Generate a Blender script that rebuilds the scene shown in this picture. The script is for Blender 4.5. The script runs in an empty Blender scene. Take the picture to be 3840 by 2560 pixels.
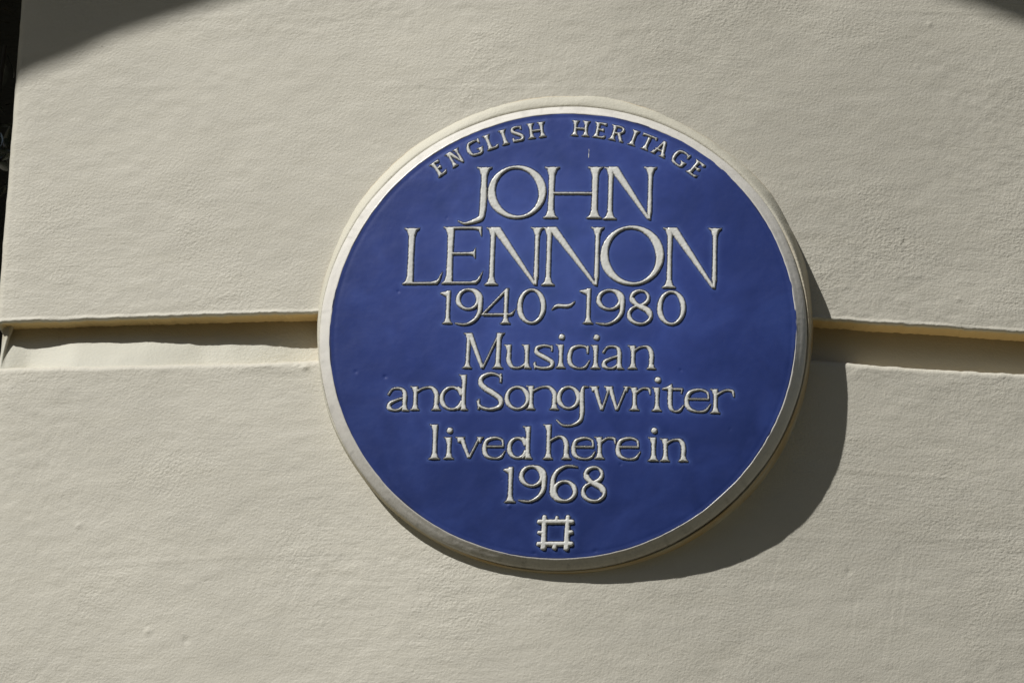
import bpy, math, random, os
import numpy as np
from mathutils import Matrix, Vector

# ------------------------------------------------------------------ camera
scene = bpy.context.scene
COL = scene.collection
cam_data = bpy.data.cameras.new("camera")
cam = bpy.data.objects.new("camera", cam_data)
COL.objects.link(cam)
cam_data.sensor_width = 36.0
cam_data.lens = 14800.0 / 3840.0 * 36.0
cam_data.clip_start = 0.05
cam_data.clip_end = 2000.0
CP = Vector((0.3262, -3.7381, -1.2119))
CR = Vector((0.99544203, 0.08919542, 0.03375401))
CU = Vector((-0.00481146, -0.30651115, 0.95185491))
CF = Vector((-0.09524708, 0.94767879, 0.30468493))
m = Matrix(((CR.x, CU.x, -CF.x, CP.x), (CR.y, CU.y, -CF.y, CP.y), (CR.z, CU.z, -CF.z, CP.z), (0, 0, 0, 1)))
cam.matrix_world = m
scene.camera = cam

# ------------------------------------------------------------------ sky, sun, exposure
SUN_AZ = math.radians(44.6)      # to the left of the wall's normal
SUN_EL = math.radians(46.3)
sun_vec = Vector((-math.sin(SUN_AZ) * math.cos(SUN_EL), -math.cos(SUN_AZ) * math.cos(SUN_EL), math.sin(SUN_EL)))
world = bpy.data.worlds.new("World")
scene.world = world
world.use_nodes = True
wn = world.node_tree
bg = wn.nodes["Background"]
sky = wn.nodes.new("ShaderNodeTexSky")
sky.sky_type = 'NISHITA'
sky.sun_disc = False
sky.sun_elevation = SUN_EL
sky.sun_rotation = math.radians(180) + SUN_AZ
wn.links.new(sky.outputs[0], bg.inputs[0])
bg.inputs[1].default_value = 0.05
sl = bpy.data.lights.new("sun", 'SUN')
sl.energy = 5.0
sl.angle = math.radians(0.53)
sl.color = (1.0, 0.982, 0.955)
sun = bpy.data.objects.new("sun", sl)
COL.objects.link(sun)
sun.rotation_euler = sun_vec.to_track_quat('Z', 'Y').to_euler()
scene.view_settings.view_transform = 'Standard'
scene.view_settings.look = 'None'
scene.view_settings.exposure = -0.20
scene.view_settings.gamma = 1.0
scene.view_settings.use_curve_mapping = False

# ------------------------------------------------------------------ helpers
rng = np.random.RandomState(7)
_lat = rng.rand(256, 256)

def vn(x, y, seed=0):
    """smooth value noise, -1..1"""
    x = np.asarray(x, float) + seed * 17.31
    y = np.asarray(y, float) + seed * 9.73
    xi = np.floor(x).astype(int); yi = np.floor(y).astype(int)
    fx = x - xi; fy = y - yi
    fx = fx * fx * (3 - 2 * fx); fy = fy * fy * (3 - 2 * fy)
    a = _lat[xi % 256, yi % 256]; b = _lat[(xi + 1) % 256, yi % 256]
    c = _lat[xi % 256, (yi + 1) % 256]; d = _lat[(xi + 1) % 256, (yi + 1) % 256]
    return ((a * (1 - fx) + b * fx) * (1 - fy) + (c * (1 - fx) + d * fx) * fy) * 2 - 1

def link_mesh(name, me, mat=None, parent=None):
    o = bpy.data.objects.new(name, me)
    COL.objects.link(o)
    if mat is not None:
        me.materials.append(mat)
    if parent is not None:
        o.parent = parent
    return o

def raw_mesh(name, V, F, smooth=True):
    """V (n,3) array, F (m,4) or (m,3) int array"""
    V = np.asarray(V, np.float32); F = np.asarray(F, np.int32)
    me = bpy.data.meshes.new(name)
    k = F.shape[1]
    me.vertices.add(len(V)); me.vertices.foreach_set("co", V.ravel())
    me.loops.add(F.size); me.loops.foreach_set("vertex_index", F.ravel())
    me.polygons.add(len(F))
    me.polygons.foreach_set("loop_start", np.arange(0, F.size, k, dtype=np.int32))
    me.polygons.foreach_set("loop_total", np.full(len(F), k, np.int32))
    me.update(calc_edges=True)
    if smooth:
        me.polygons.foreach_set("use_smooth", np.ones(len(F), bool))
    me.validate()
    return me

def grid_faces(n, m, wrap=False):
    """grid of n rows x m cols of vertices"""
    i = np.arange(n - 1)[:, None]
    mm = m if wrap else m - 1
    j = np.arange(mm)[None, :]
    j2 = (j + 1) % m
    a = i * m + j; b = i * m + j2; c = (i + 1) * m + j2; d = (i + 1) * m + j
    return np.stack([a, b, c, d], -1).reshape(-1, 4)

def fattr(me, name, arr):
    a = me.attributes.new(name, 'FLOAT', 'POINT')
    a.data.foreach_set("value", np.asarray(arr, np.float32).ravel())

def box_mesh(name, x0, x1, y0, y1, z0, z1):
    V = [(x, y, z) for x in (x0, x1) for y in (y0, y1) for z in (z0, z1)]
    F = [(0, 1, 3, 2), (4, 6, 7, 5), (0, 4, 5, 1), (2, 3, 7, 6), (0, 2, 6, 4), (1, 5, 7, 3)]
    return raw_mesh(name, V, F, smooth=False)

def empty(name, loc, label, cat, group=None):
    o = bpy.data.objects.new(name, None)
    COL.objects.link(o)
    o.location = loc
    o["label"] = label; o["category"] = cat
    if group: o["group"] = group
    return o

class NT:
    def __init__(s, name):
        s.m = bpy.data.materials.new(name); s.m.use_nodes = True
        s.t = s.m.node_tree; s.p = s.t.nodes["Principled BSDF"]
    def n(s, typ, **kw):
        nd = s.t.nodes.new(typ)
        for k, v in kw.items():
            if k.startswith('i_'):
                key = k[2:]
                key = int(key) if key.isdigit() else key.replace('_', ' ')
                nd.inputs[key].default_value = v
            else:
                setattr(nd, k, v)
        return nd
    def l(s, a, b): s.t.links.new(a, b)
    def ramp(s, fac, stops):
        r = s.n("ShaderNodeValToRGB")
        el = r.color_ramp.elements
        while len(el) < len(stops): el.new(0.5)
        for e, (p, c) in zip(el, stops):
            e.position = p; e.color = (*c, 1) if len(c) == 3 else c
        s.l(fac, r.inputs[0]); return r
    def mix(s, fac, a, b, mode='MIX'):
        x = s.n("ShaderNodeMix", data_type='RGBA', blend_type=mode)
        for v, i in ((fac, 0), (a, 6), (b, 7)):
            if hasattr(v, 'links'): s.l(v, x.inputs[i])
            elif i == 0: x.inputs[0].default_value = v
            else: x.inputs[i].default_value = (*v, 1)
        return x.outputs[2]
    def math(s, op, a, b=None, c=None):
        x = s.n("ShaderNodeMath", operation=op)
        for i, v in enumerate((a, b, c)):
            if v is None: continue
            if hasattr(v, 'links'): s.l(v, x.inputs[i])
            else: x.inputs[i].default_value = v
        return x.outputs[0]
    def noise(s, vec, scale, detail=3, rough=0.5, dist=0.0):
        x = s.n("ShaderNodeTexNoise")
        x.inputs["Scale"].default_value = scale; x.inputs["Detail"].default_value = detail
        x.inputs["Roughness"].default_value = rough; x.inputs["Distortion"].default_value = dist
        if vec is not None: s.l(vec, x.inputs["Vector"])
        return x.outputs["Fac"]
    def mapping(s, vec, scale=(1, 1, 1), rot=(0, 0, 0)):
        x = s.n("ShaderNodeMapping"); x.inputs["Scale"].default_value = scale
        x.inputs["Rotation"].default_value = rot
        s.l(vec, x.inputs["Vector"]); return x.outputs[0]
    def bump(s, h, dist, strength=1.0, normal=None):
        x = s.n("ShaderNodeBump"); x.inputs["Distance"].default_value = dist
        x.inputs["Strength"].default_value = strength
        s.l(h, x.inputs["Height"])
        if normal is not None: s.l(normal, x.inputs["Normal"])
        return x.outputs[0]

# ------------------------------------------------------------------ materials
def stucco(name, base=(0.597, 0.570, 0.488), grain=1.0, old_shade_c=(0.75, 0.56, 0.27)):
    t = NT(name)
    co = t.n("ShaderNodeTexCoord").outputs["Object"]
    # colour: faint weathering and brushed-on paint
    big = t.noise(t.mapping(co, (4.0, 4.0, 7.0)), 1.0, 5, 0.65)
    mid = t.noise(t.mapping(co, (9, 9, 75)), 1.0, 5, 0.65)
    c = t.ramp(big, [(0.3, tuple(b * 0.90 for b in base)), (0.7, tuple(min(1, b * 1.04) for b in base))])
    c2 = t.mix(t.math('MULTIPLY', mid, 0.34), c.outputs[0], (base[0] * 0.84, base[1] * 0.82, base[2] * 0.74))
    spk = t.n("ShaderNodeTexVoronoi", feature='F1'); spk.inputs["Scale"].default_value = 30.0
    t.l(co, spk.inputs["Vector"])
    sp = t.math('LESS_THAN', spk.outputs["Distance"], 0.022)
    spm = t.math('MULTIPLY', sp, 0.55)
    old_shade = t.n("ShaderNodeAttribute", attribute_name="old_shade").outputs["Fac"]
    c2 = t.mix(old_shade, c2, old_shade_c)
    c3 = t.mix(spm, c2, (0.20, 0.17, 0.12))
    t.l(c3, t.p.inputs["Base Color"])
    t.p.inputs["Roughness"].default_value = 0.62
    t.p.inputs["Specular IOR Level"].default_value = 0.35
    # relief: sandy grain, trowel drags, orange-peel lumps
    fine = t.noise(co, 520.0, 2, 0.6)
    lump = t.noise(t.mapping(co, (320, 320, 390), (0, 0.45, 0)), 1.0, 1.5, 0.45, 0.0)
    drag = t.noise(t.mapping(co, (34, 34, 210), (0, 0.12, 0)), 1.0, 3, 0.6, 0.4)
    patch = t.ramp(t.noise(co, 7.0, 3, 0.6), [(0.36, (0.38, 0.38, 0.38)), (0.56, (0.6, 0.6, 0.6)), (0.72, (1.25, 1.25, 1.25))]).outputs[0]
    h1 = t.math('MULTIPLY', lump, patch)
    n1 = t.bump(h1, 0.00066 * grain, 1.0)
    dm = t.ramp(t.noise(co, 4.0, 2, 0.5), [(0.45, (0, 0, 0)), (0.62, (1, 1, 1))]).outputs[0]
    n2 = t.bump(t.math('MULTIPLY', drag, dm), 0.0005 * grain, 0.8, n1)
    n3 = t.bump(fine, 0.00028 * grain, 1.0, n2)
    t.l(n3, t.p.inputs["Normal"])
    return t.m

M_STUCCO = stucco("cream_painted_stucco")
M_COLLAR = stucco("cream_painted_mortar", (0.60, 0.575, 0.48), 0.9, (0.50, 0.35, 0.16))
M_JOINT = stucco("cream_painted_joint", (0.575, 0.560, 0.475), 0.8, (0.34, 0.265, 0.145))  # last colour, a dark brown, paints shade into the groove back

def glaze_blue():
    t = NT("blue_glaze")
    co = t.n("ShaderNodeTexCoord").outputs["Object"]
    a = t.noise(co, 14.0, 3, 0.55, 0.8); b = t.noise(co, 45.0, 3, 0.6, 0.6)
    c = t.ramp(a, [(0.32, (0.021, 0.045, 0.205)), (0.5, (0.033, 0.062, 0.270)), (0.68, (0.048, 0.086, 0.345))])
    c2 = t.mix(t.math('MULTIPLY', b, 0.4), c.outputs[0], (0.020, 0.034, 0.15))
    # paler over the upper middle of the field, darker towards the rim
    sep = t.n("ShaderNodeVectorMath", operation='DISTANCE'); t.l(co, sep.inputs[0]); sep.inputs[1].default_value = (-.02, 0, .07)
    field_tone = t.ramp(t.math('ADD', t.math('MULTIPLY', sep.outputs["Value"], 3.2), t.math('MULTIPLY', a, .35)), [(0.12, (1.75, 1.65, 1.32)), (0.38, (1.3, 1.25, 1.12)), (0.68, (.86, .88, .90)), (1.0, (.60, .66, .68))])
    c2 = t.mix(1.0, c2, field_tone.outputs[0], 'MULTIPLY')
    thin = t.n("ShaderNodeAttribute", attribute_name="thin").outputs["Fac"]
    c3 = t.mix(t.math('MULTIPLY', thin, 0.42), c2, (0.10, 0.17, 0.48))
    gr = t.n("ShaderNodeAttribute", attribute_name="grime_shade").outputs["Fac"]
    c4 = t.mix(gr, c3, (0.012, 0.012, 0.018))
    t.l(c4, t.p.inputs["Base Color"])
    t.p.inputs["Roughness"].default_value = 0.36
    t.p.inputs["Coat Weight"].default_value = 0.25
    t.p.inputs["Coat Roughness"].default_value = 0.1
    t.p.inputs["Specular IOR Level"].default_value = 0.5
    n1 = t.bump(t.noise(co, 60.0, 2, 0.5), 0.00035, 1.0)
    n2 = t.bump(t.noise(co, 300.0, 2, 0.5), 0.00004, 1.0, n1)
    t.l(n2, t.p.inputs["Normal"])
    return t.m

def glaze_white(name, base, grime_shade_strength):
    t = NT(name)
    co = t.n("ShaderNodeTexCoord").outputs["Object"]
    a = t.noise(co, 60.0, 4, 0.6)
    c = t.ramp(a, [(0.35, tuple(x * 0.92 for x in base)), (0.65, base)])
    gr = t.n("ShaderNodeAttribute", attribute_name="grime_shade").outputs["Fac"]
    spot = t.noise(co, 420.0, 3, 0.65)
    g2 = t.math('MULTIPLY', gr, t.math('MULTIPLY_ADD', spot, 1.2, 0.35))
    g3 = t.math('MINIMUM', t.math('MULTIPLY', g2, grime_shade_strength), 0.96)
    c2 = t.mix(g3, c.outputs[0], (0.030, 0.027, 0.022))
    t.l(c2, t.p.inputs["Base Color"])
    t.p.inputs["Roughness"].default_value = 0.28
    n1 = t.bump(t.noise(co, 260.0, 3, 0.55), 0.00022, 1.0)
    t.l(n1, t.p.inputs["Normal"])
    return t.m

M_BLUE = glaze_blue()
M_LETTER = glaze_white("white_letter_glaze", (0.76, 0.76, 0.72), 1.6)
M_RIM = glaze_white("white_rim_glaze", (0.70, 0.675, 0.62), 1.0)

def plain(name, col, rough=0.7, bump_scale=None, bump_d=0.001):
    t = NT(name)
    co = t.n("ShaderNodeTexCoord").outputs["Object"]
    f = t.noise(co, 8.0, 4, 0.6)
    r = t.ramp(f, [(0.3, tuple(x * 0.8 for x in col)), (0.7, tuple(min(1, x * 1.15) for x in col))])
    t.l(r.outputs[0], t.p.inputs["Base Color"])
    t.p.inputs["Roughness"].default_value = rough
    if bump_scale:
        t.l(t.bump(t.noise(co, bump_scale, 3, 0.6), bump_d), t.p.inputs["Normal"])
    return t.m

TEXT = [
    ('J', -108.4, 112.4, 32.6, 62.8, 5.6, 1.9),
    ('O', -78.4, 118.5, 57.7, 58.2, 6.4, 2.2),
    ('H', -21.3, 118.9, 57.3, 56.4, 5.6, 1.9),
    ('N', 38.7, 117.9, 52.0, 57.5, 5.6, 1.9),
    ('L', -161.7, 48.6, 39.5, 60.9, 5.6, 2.0),
    ('E', -121.9, 48.8, 40.5, 61.7, 5.6, 2.0),
    ('N', -78.4, 47.5, 56.6, 62.4, 5.6, 2.0),
    ('N', -21.3, 47.2, 60.2, 62.9, 5.6, 2.0),
    ('O', 37.8, 47.7, 61.9, 64.2, 6.6, 2.2),
    ('N', 100.0, 45.4, 56.9, 64.7, 5.6, 2.0),
    ('1', -123.0, 6.7, 14.5, 35.8, 4.2, 1.8),
    ('9', -106.9, 5.4, 26.6, 39.2, 4.3, 1.8),
    ('4', -80.2, 6.6, 33.6, 38.0, 4.2, 1.8),
    ('0', -44.8, 6.5, 28.2, 38.0, 4.4, 1.9),
    ('~', -10.0, 21.0, 22.5, 10.4, 3.2, 1.2),
    ('1', 17.4, 7.1, 16.0, 37.9, 4.2, 1.8),
    ('9', 34.5, 6.0, 27.8, 38.2, 4.3, 1.8),
    ('8', 65.5, 6.2, 25.1, 37.9, 4.2, 1.8),
    ('0', 95.4, 6.3, 28.0, 37.0, 4.4, 1.9),
    ('M', -100.5, -39.9, 46.6, 37.5, 4.2, 1.7),
    ('u', -56.1, -40.2, 26.7, 25.7, 4.0, 1.7),
    ('s', -26.5, -40.6, 20.0, 26.2, 3.9, 1.8),
    ('i', -5.9, -39.4, 11.7, 25.1, 4.0, 1.7),
    ('c', 7.2, -40.2, 21.8, 25.6, 4.0, 1.7),
    ('i', 28.7, -39.8, 12.0, 25.1, 4.0, 1.7),
    ('a', 42.3, -40.2, 21.0, 25.3, 3.9, 1.7),
    ('n', 67.8, -39.8, 27.1, 25.0, 4.0, 1.7),
    ('a', -171.6, -84.1, 21.7, 25.3, 3.9, 1.7),
    ('n', -148.4, -83.3, 29.7, 25.3, 4.0, 1.7),
    ('d', -118.9, -83.4, 28.3, 37.5, 4.0, 1.7),
    ('S', -82.1, -83.4, 26.4, 40.0, 4.6, 2.0),
    ('o', -53.8, -83.0, 24.0, 25.5, 4.0, 1.8),
    ('n', -32.3, -82.5, 31.6, 25.2, 4.0, 1.7),
    ('g', -1.7, -99.2, 29.7, 42.0, 4.0, 1.8),
    ('w', 29.9, -82.4, 38.7, 24.9, 4.0, 1.7),
    ('r', 69.7, -82.4, 20.6, 24.3, 4.0, 1.8),
    ('i', 91.9, -82.9, 9.8, 24.9, 4.0, 1.7),
    ('t', 102.5, -83.6, 21.1, 29.6, 4.0, 1.7),
    ('e', 124.7, -83.7, 25.3, 25.1, 4.0, 1.7),
    ('r', 149.8, -84.4, 23.2, 25.6, 4.0, 1.8),
    ('l', -129.2, -133.8, 12.3, 36.4, 4.4, 1.8),
    ('i', -114.8, -133.4, 12.0, 22.9, 4.1, 1.8),
    ('v', -103.1, -132.2, 29.5, 21.8, 4.1, 1.8),
    ('e', -74.6, -133.3, 22.0, 23.4, 4.0, 1.8),
    ('d', -49.9, -133.1, 24.4, 33.9, 4.1, 1.8),
    ('h', -14.4, -133.1, 27.8, 36.0, 4.2, 1.8),
    ('e', 13.9, -133.2, 23.0, 23.6, 4.0, 1.8),
    ('r', 36.1, -132.5, 20.9, 23.1, 4.1, 1.8),
    ('e', 57.8, -133.1, 23.7, 23.9, 4.0, 1.8),
    ('i', 88.1, -134.0, 12.4, 24.7, 4.2, 1.8),
    ('n', 101.8, -134.1, 26.8, 23.8, 4.1, 1.8),
    ('1', -53.2, -177.3, 13.0, 36.6, 4.5, 1.9),
    ('9', -37.3, -176.8, 26.7, 38.0, 4.4, 1.9),
    ('6', -6.2, -176.5, 26.4, 38.0, 4.4, 1.9),
    ('8', 24.5, -176.5, 24.5, 37.4, 4.4, 1.9),
]
ARC = [
    ('E', -36.9, 218.4, 10.5),
    ('N', -31.6, 219.3, 14.0),
    ('G', -25.8, 217.8, 14.0),
    ('L', -21.1, 217.0, 11.5),
    ('I', -17.4, 219.1, 7.5),
    ('S', -13.7, 217.9, 10.5),
    ('H', -8.5, 217.8, 16.5),
    ('H', 3.4, 216.7, 16.5),
    ('E', 8.7, 217.1, 12.0),
    ('R', 13.5, 217.1, 14.0),
    ('I', 18.0, 217.1, 7.5),
    ('T', 21.9, 218.2, 13.5),
    ('A', 25.9, 214.5, 16.0),
    ('G', 31.8, 215.9, 14.0),
    ('E', 37.0, 217.8, 11.5),
]
# ------------------------------------------------------------------ lettering
class Glyph:
    """distance field of a letter: tapered strokes and polygons, units mm"""
    def __init__(s, w, h, S, t):
        s.w, s.h, s.S, s.t = w, h, S, t
        s.seg = []; s.poly = []
    def line(s, x0, y0, x1, y1, w0, w1=None):
        s.seg.append((x0, y0, x1, y1, w0 / 2, (w0 if w1 is None else w1) / 2))
    def curve(s, pts, n=9, clamp=True):
        """Catmull-Rom through (fx, fy, fw): fractions of the box, width in stems"""
        P = np.array([(a * s.w, b * s.h, c * s.S) for a, b, c in pts], float)
        P[:, 2] = np.maximum(P[:, 2], 0.9)
        if clamp:
            P[:, 0] = np.clip(P[:, 0], P[:, 2] / 2, s.w - P[:, 2] / 2)
            P[:, 1] = np.clip(P[:, 1], P[:, 2] / 2, s.h - P[:, 2] / 2)
        Q = np.vstack([2 * P[0] - P[1], P, 2 * P[-1] - P[-2]])
        out = []
        for i in range(1, len(Q) - 2):
            for k in range(n):
                u = k / n
                out.append(0.5 * ((2 * Q[i]) + (-Q[i - 1] + Q[i + 1]) * u + (2 * Q[i - 1] - 5 * Q[i] + 4 * Q[i + 1] - Q[i + 2]) * u * u + (-Q[i - 1] + 3 * Q[i] - 3 * Q[i + 1] + Q[i + 2]) * u ** 3))
        out.append(P[-1])
        for a, b in zip(out[:-1], out[1:]):
            s.line(a[0], a[1], b[0], b[1], a[2], b[2])
    def ring(s, cx, cy, rx, ry, wt, wn, tilt=0.0, a0=0, a1=360):
        """ellipse whose outline measures rx, ry outside; thick at tilt and tilt+180"""
        n = 44; pr = None
        for k in range(n + 1):
            a = math.radians(a0 + (a1 - a0) * k / n)
            w = wn + (wt - wn) * abs(math.cos(a - math.radians(tilt))) ** 1.6
            x = cx + (rx - w / 2) * math.cos(a); y = cy + (ry - w / 2) * math.sin(a)
            if pr: s.line(pr[0], pr[1], x, y, pr[2], w)
            pr = (x, y, w)
    def serif(s, x, y, up, left=1.0, right=1.0, k=1.0, dish=0.0):
        """bracketed serif at stem end (x, y); up=+1 at a top end, -1 at a foot"""
        S = s.S; hw = S * k / 2; ov = S * 0.60; th = max(1.1, S * 0.26); br = S * 0.95
        l = hw + ov * left; r = hw + ov * right
        pts = [(x - l, y), (x + r, y)]
        if dish:
            pts = [(x - l, y), (x - hw * .4, y - up * dish), (x + hw * .4, y - up * dish), (x + r, y)]
        pts += [(x + r, y - up * th * .55), (x + hw + ov * right * .35, y - up * (th + br * .22)), (x + hw, y - up * (th + br))]
        pts += [(x - hw, y - up * (th + br)), (x - hw - ov * left * .35, y - up * (th + br * .22)), (x - l, y - up * th * .55)]
        s.poly.append(np.array(pts))
    def stem(s, x, y0, y1, k=1.0, top=(1, 1), bot=(1, 1), x2=None):
        x2 = x if x2 is None else x2
        w = s.S * k; c = w / 2
        s.poly.append(np.array([(x - c, y0 + .2), (x - c * .86, (y0 + y1) / 2), (x2 - c, y1 - .2), (x2 + c, y1 - .2), (x2 + c * .86, (y0 + y1) / 2), (x + c, y0 + .2)]))
        if top: s.serif(x2, y1, 1, top[0], top[1], k, dish=s.S * .1)
        if bot: s.serif(x, y0, -1, bot[0], bot[1], k)
    def diag(s, x0, y0, x1, y1, w0, w1=None):
        w1 = w0 if w1 is None else w1
        s.poly.append(np.array([(x0 - w0 / 2, y0), (x0 + w0 / 2, y0), (x1 + w1 / 2, y1), (x1 - w1 / 2, y1)]))
    def sdf(s, X, Y):
        D = np.full(X.shape, 1e3)
        for x0, y0, x1, y1, r0, r1 in s.seg:
            dx, dy = x1 - x0, y1 - y0; L = dx * dx + dy * dy + 1e-9
            u = np.clip(((X - x0) * dx + (Y - y0) * dy) / L, 0, 1)
            D = np.minimum(D, np.hypot(X - x0 - u * dx, Y - y0 - u * dy) - (r0 + (r1 - r0) * u))
        for P in s.poly:
            d = np.full(X.shape, 1e6); ins = np.zeros(X.shape, bool)
            n = len(P)
            for i in range(n):
                ax, ay = P[i]; bx, by = P[(i + 1) % n]
                ex, ey = bx - ax, by - ay; L = ex * ex + ey * ey
                if L < 1e-9: continue
                u = np.clip(((X - ax) * ex + (Y - ay) * ey) / L, 0, 1)
                d = np.minimum(d, (X - ax - u * ex) ** 2 + (Y - ay - u * ey) ** 2)
                if ay != by:
                    c = ((ay > Y) != (by > Y)) & (X < (bx - ax) * (Y - ay) / (by - ay) + ax)
                    ins ^= c
            d = np.sqrt(d); D = np.minimum(D, np.where(ins, -d, d))
        return D

def make_glyph(c, w, h, S, t):
    g = Glyph(w, h, S, t)
    ov = S * 0.60
    L = S / 2 + ov               # stem centre that puts the serif tip on the box edge
    T = t / S                    # hairline in stems
    if c == 'J':
        x = w - L - .5
        g.curve([(x / w, .62, 1), (x / w, .4, 1), ((x - .5) / w, .22, .95), ((x - 2.4) / w, .11, .85), (.42, .045, .6), (.22, .02, .4), (.03, .065, .2)])
        g.stem(x, h * .5, h, 1, (1, 1), None)
    elif c == 'O':
        g.ring(w / 2, h / 2, w / 2, h / 2, S * 1.05, t, 14)
    elif c == 'H':
        g.stem(L, 0, h, .98); g.stem(w - L, 0, h, 1)
        g.line(L, h * .485, w - L, h * .485, t)
    elif c == 'N':
        l = L * .95; r = w - L * .85
        g.stem(l, 0, h - .3, .78, (1, 0), (1, 1)); g.stem(r, h * .12, h, .72, (1, 1), None); g.diag(r, h * .2, r + .3, 0, S * .7, S * .3)
        g.diag(l + S * .25, h, r - S * .02, 0.2, S * 1.45, S * .5)
    elif c == 'L':
        g.stem(L, 0, h, 1, (1, 1), (1, 0))
        x = w
        g.poly.append(np.array([(L, 0), (x * .86, 0), (x * .93, h * .06), (x, h * .235), (x * .955, h * .19), (x * .86, t * 1.5), (x * .72, t * .95), (L, t * .9)]))
    elif c in ('E',):
        g.stem(L, 0, h, 1, (1, 0), (1, 0))
        th = t * .95
        g.poly.append(np.array([(L, 0), (w * .84, 0), (w * .93, h * .07), (w, h * .235), (w * .95, h * .18), (w * .84, th * 1.5), (w * .7, th), (L, th)]))
        xt = w * .93
        g.poly.append(np.array([(L, h), (xt, h), (xt, h * .82), (xt - .8, h * .83), (xt - S * .45, h - th * 1.5), (xt - S * 1.2, h - th), (L, h - th)]))
        xm = w * .80; ym = h * .53
        g.poly.append(np.array([(L, ym - th / 2), (xm - S * .9, ym - th / 2), (xm - S * .35, ym - th * .8), (xm - .5, ym - h * .09), (xm, ym - h * .09), (xm, ym + h * .1), (xm - .5, ym + h * .1), (xm - S * .35, ym + th * .8), (xm - S * .9, ym + th / 2), (L, ym + th / 2)]))
    elif c == 'I':
        g.stem(w / 2, 0, h, 1)
    elif c == 'T':
        g.stem(w / 2, 0, h - t, 1, None, (1, 1))
        g.poly.append(np.array([(0, h), (w, h), (w, h * .78), (w - .8, h * .79), (w - t, h - t), (t, h - t), (.8, h * .79), (0, h * .78)]))
    elif c == 'A':
        a = w * .52
        g.diag(L, 0, a, h, t * 1.0); g.diag(w - L, 0, a, h, S)
        g.line(w * .28, h * .36, w * .72, h * .36, t)
        g.serif(L * .95, 0, -1, .8, .8, .4); g.serif(w - L, 0, -1, .8, .8, .9)
    elif c == 'R':
        g.stem(L, 0, h, 1, (1, 0), (1, 1))
        g.curve([(L / w, .95, T), (.5, .96, T), (.74, .88, .6), (.8, .74, .85), (.72, .6, .6), (.5, .5, T), (L / w, .5, T)])
        g.diag(w * .56, h * .52, w - S * .6, 0, S); g.line(w - S * 1.0, t * .3, w - t * .5, t * .4, t * .7)
    elif c == 'G':
        g.curve([(.9, .74, .55), (.82, .88, .5), (.55, .98, T), (.22, .84, .8), (.07, .5, 1), (.2, .17, .8), (.52, .02, T), (.78, .06, T), (.86, .2, .8)])
        g.stem(w * .84, h * .06, h * .42, .95, (1, .6), None)
        g.line(w * .93, h * .95, w * .9, h * .72, t * .8)
    elif c in ('S', 's'):
        g.curve([(.86, .74, .35), (.84, .88, .5), (.5, .985, T), (.18, .87, .75), (.13, .72, .9), (.3, .58, 1.05), (.62, .44, 1.05), (.88, .29, .95), (.84, .11, .8), (.5, .015, T), (.16, .1, T * 1.1), (.04, .24, .3)])
        g.diag(w * .86, h * .96, w * .86, h * .72, t * .75); g.diag(w * .09, h * .3, w * .09, h * .02, t * .7)
    elif c == '0':
        g.ring(w / 2, h / 2, w / 2, h / 2, S * 1.05, t, 8)
    elif c == '1':
        x = w * .56
        g.stem(x, 0, h, .95, None, (1, 1))
        g.poly.append(np.array([(x + S * .47, h), (0, h * .93), (0.2, h * .89), (x - S * .47, h * .80), (x + S * .2, h * .8)]))
    elif c == '9' or c == '6':
        f = (lambda q: [(1 - a, 1 - b, k) for a, b, k in q]) if c == '6' else (lambda q: q)
        bw = w * .47; bh = h * .30
        if c == '9':
            g.ring(w * .46, h - bh, bw * .98, bh, S * .95, t, 8)
        else:
            g.ring(w * .54, bh, bw * .98, bh, S * .95, t, 8)
        g.curve(f([(.5, .985, T), (.74, .93, .6), (.9, .78, .9), (.93, .56, 1.0), (.88, .34, .9), (.72, .15, .7), (.45, .035, .5), (.2, .02, .45), (.03, .055, .3)]))
    elif c == '8':
        g.ring(w * .48, h * .755, w * .40, h * .245, S * .8, t * .95, 150)
        g.ring(w * .5, h * .285, w * .5, h * .285, S * .85, t, 20)
        g.curve([(.22, .72, .8), (.32, .6, .95), (.5, .51, 1.0), (.74, .42, 1.0), (.87, .3, .8)])
    elif c == '4':
        x = w * .70
        g.stem(x, 0, h * .97, .95, None, (1, 1))
        g.diag(w * .04, h * .27, x + S * .3, h, t * 1.05, t * 1.2)
        g.line(w * .04, h * .265, w * .84, h * .265, t)
        g.poly.append(np.array([(w * .78, h * .24), (w * .9, h * .25), (w, h * .44), (w * .93, h * .38), (w * .84, h * .31), (w * .78, h * .29)]))
    elif c == '~':
        g.curve([(.03, .10, .28), (.15, .38, .7), (.3, .5, .95), (.6, .46, .95), (.8, .56, .8), (.97, .92, .28)])
    elif c == 'M':
        l = w * .17; r = w * .80
        g.stem(l, 0, h, .8, (1.1, 0), (1, 1), x2=l + .6); g.stem(r, 0, h, 1.0, (0, 1.1), (1, 1), x2=r + .4)
        g.diag(l + 1.2, h, w * .49, .1, S * 1.15, S * .7); g.diag(r + .8, h, w * .49, .1, t * 1.0, t * .9)
    elif c == 'u':
        l = S / 2 + ov; r = w - L
        g.stem(l, h * .4, h, 1, (1, 0), None)
        g.curve([(l / w, .6, 1), (l / w, .35, 1), (.3, .1, .8), (.48, .03, .5), (.66, .1, T), (r / w, .26, T)])
        g.stem(r, 0, h, 1, (1, 0), (0, 1))
    elif c == 'i':
        g.stem(w * .53, 0, h, 1, (1, 0), (1, 1))
    elif c == 'l':
        g.stem(w * .53, 0, h, 1, (1, 0), (1, 1))
    elif c == 'c':
        g.curve([(.88, .74, .5), (.84, .88, .6), (.56, .98, T), (.22, .84, .8), (.08, .5, 1), (.2, .17, .85), (.52, .02, .45), (.8, .1, T), (1, .36, .25)])
        g.line(w * .9, h * .92, w * .88, h * .66, t * .8)
    elif c == 'e':
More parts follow.
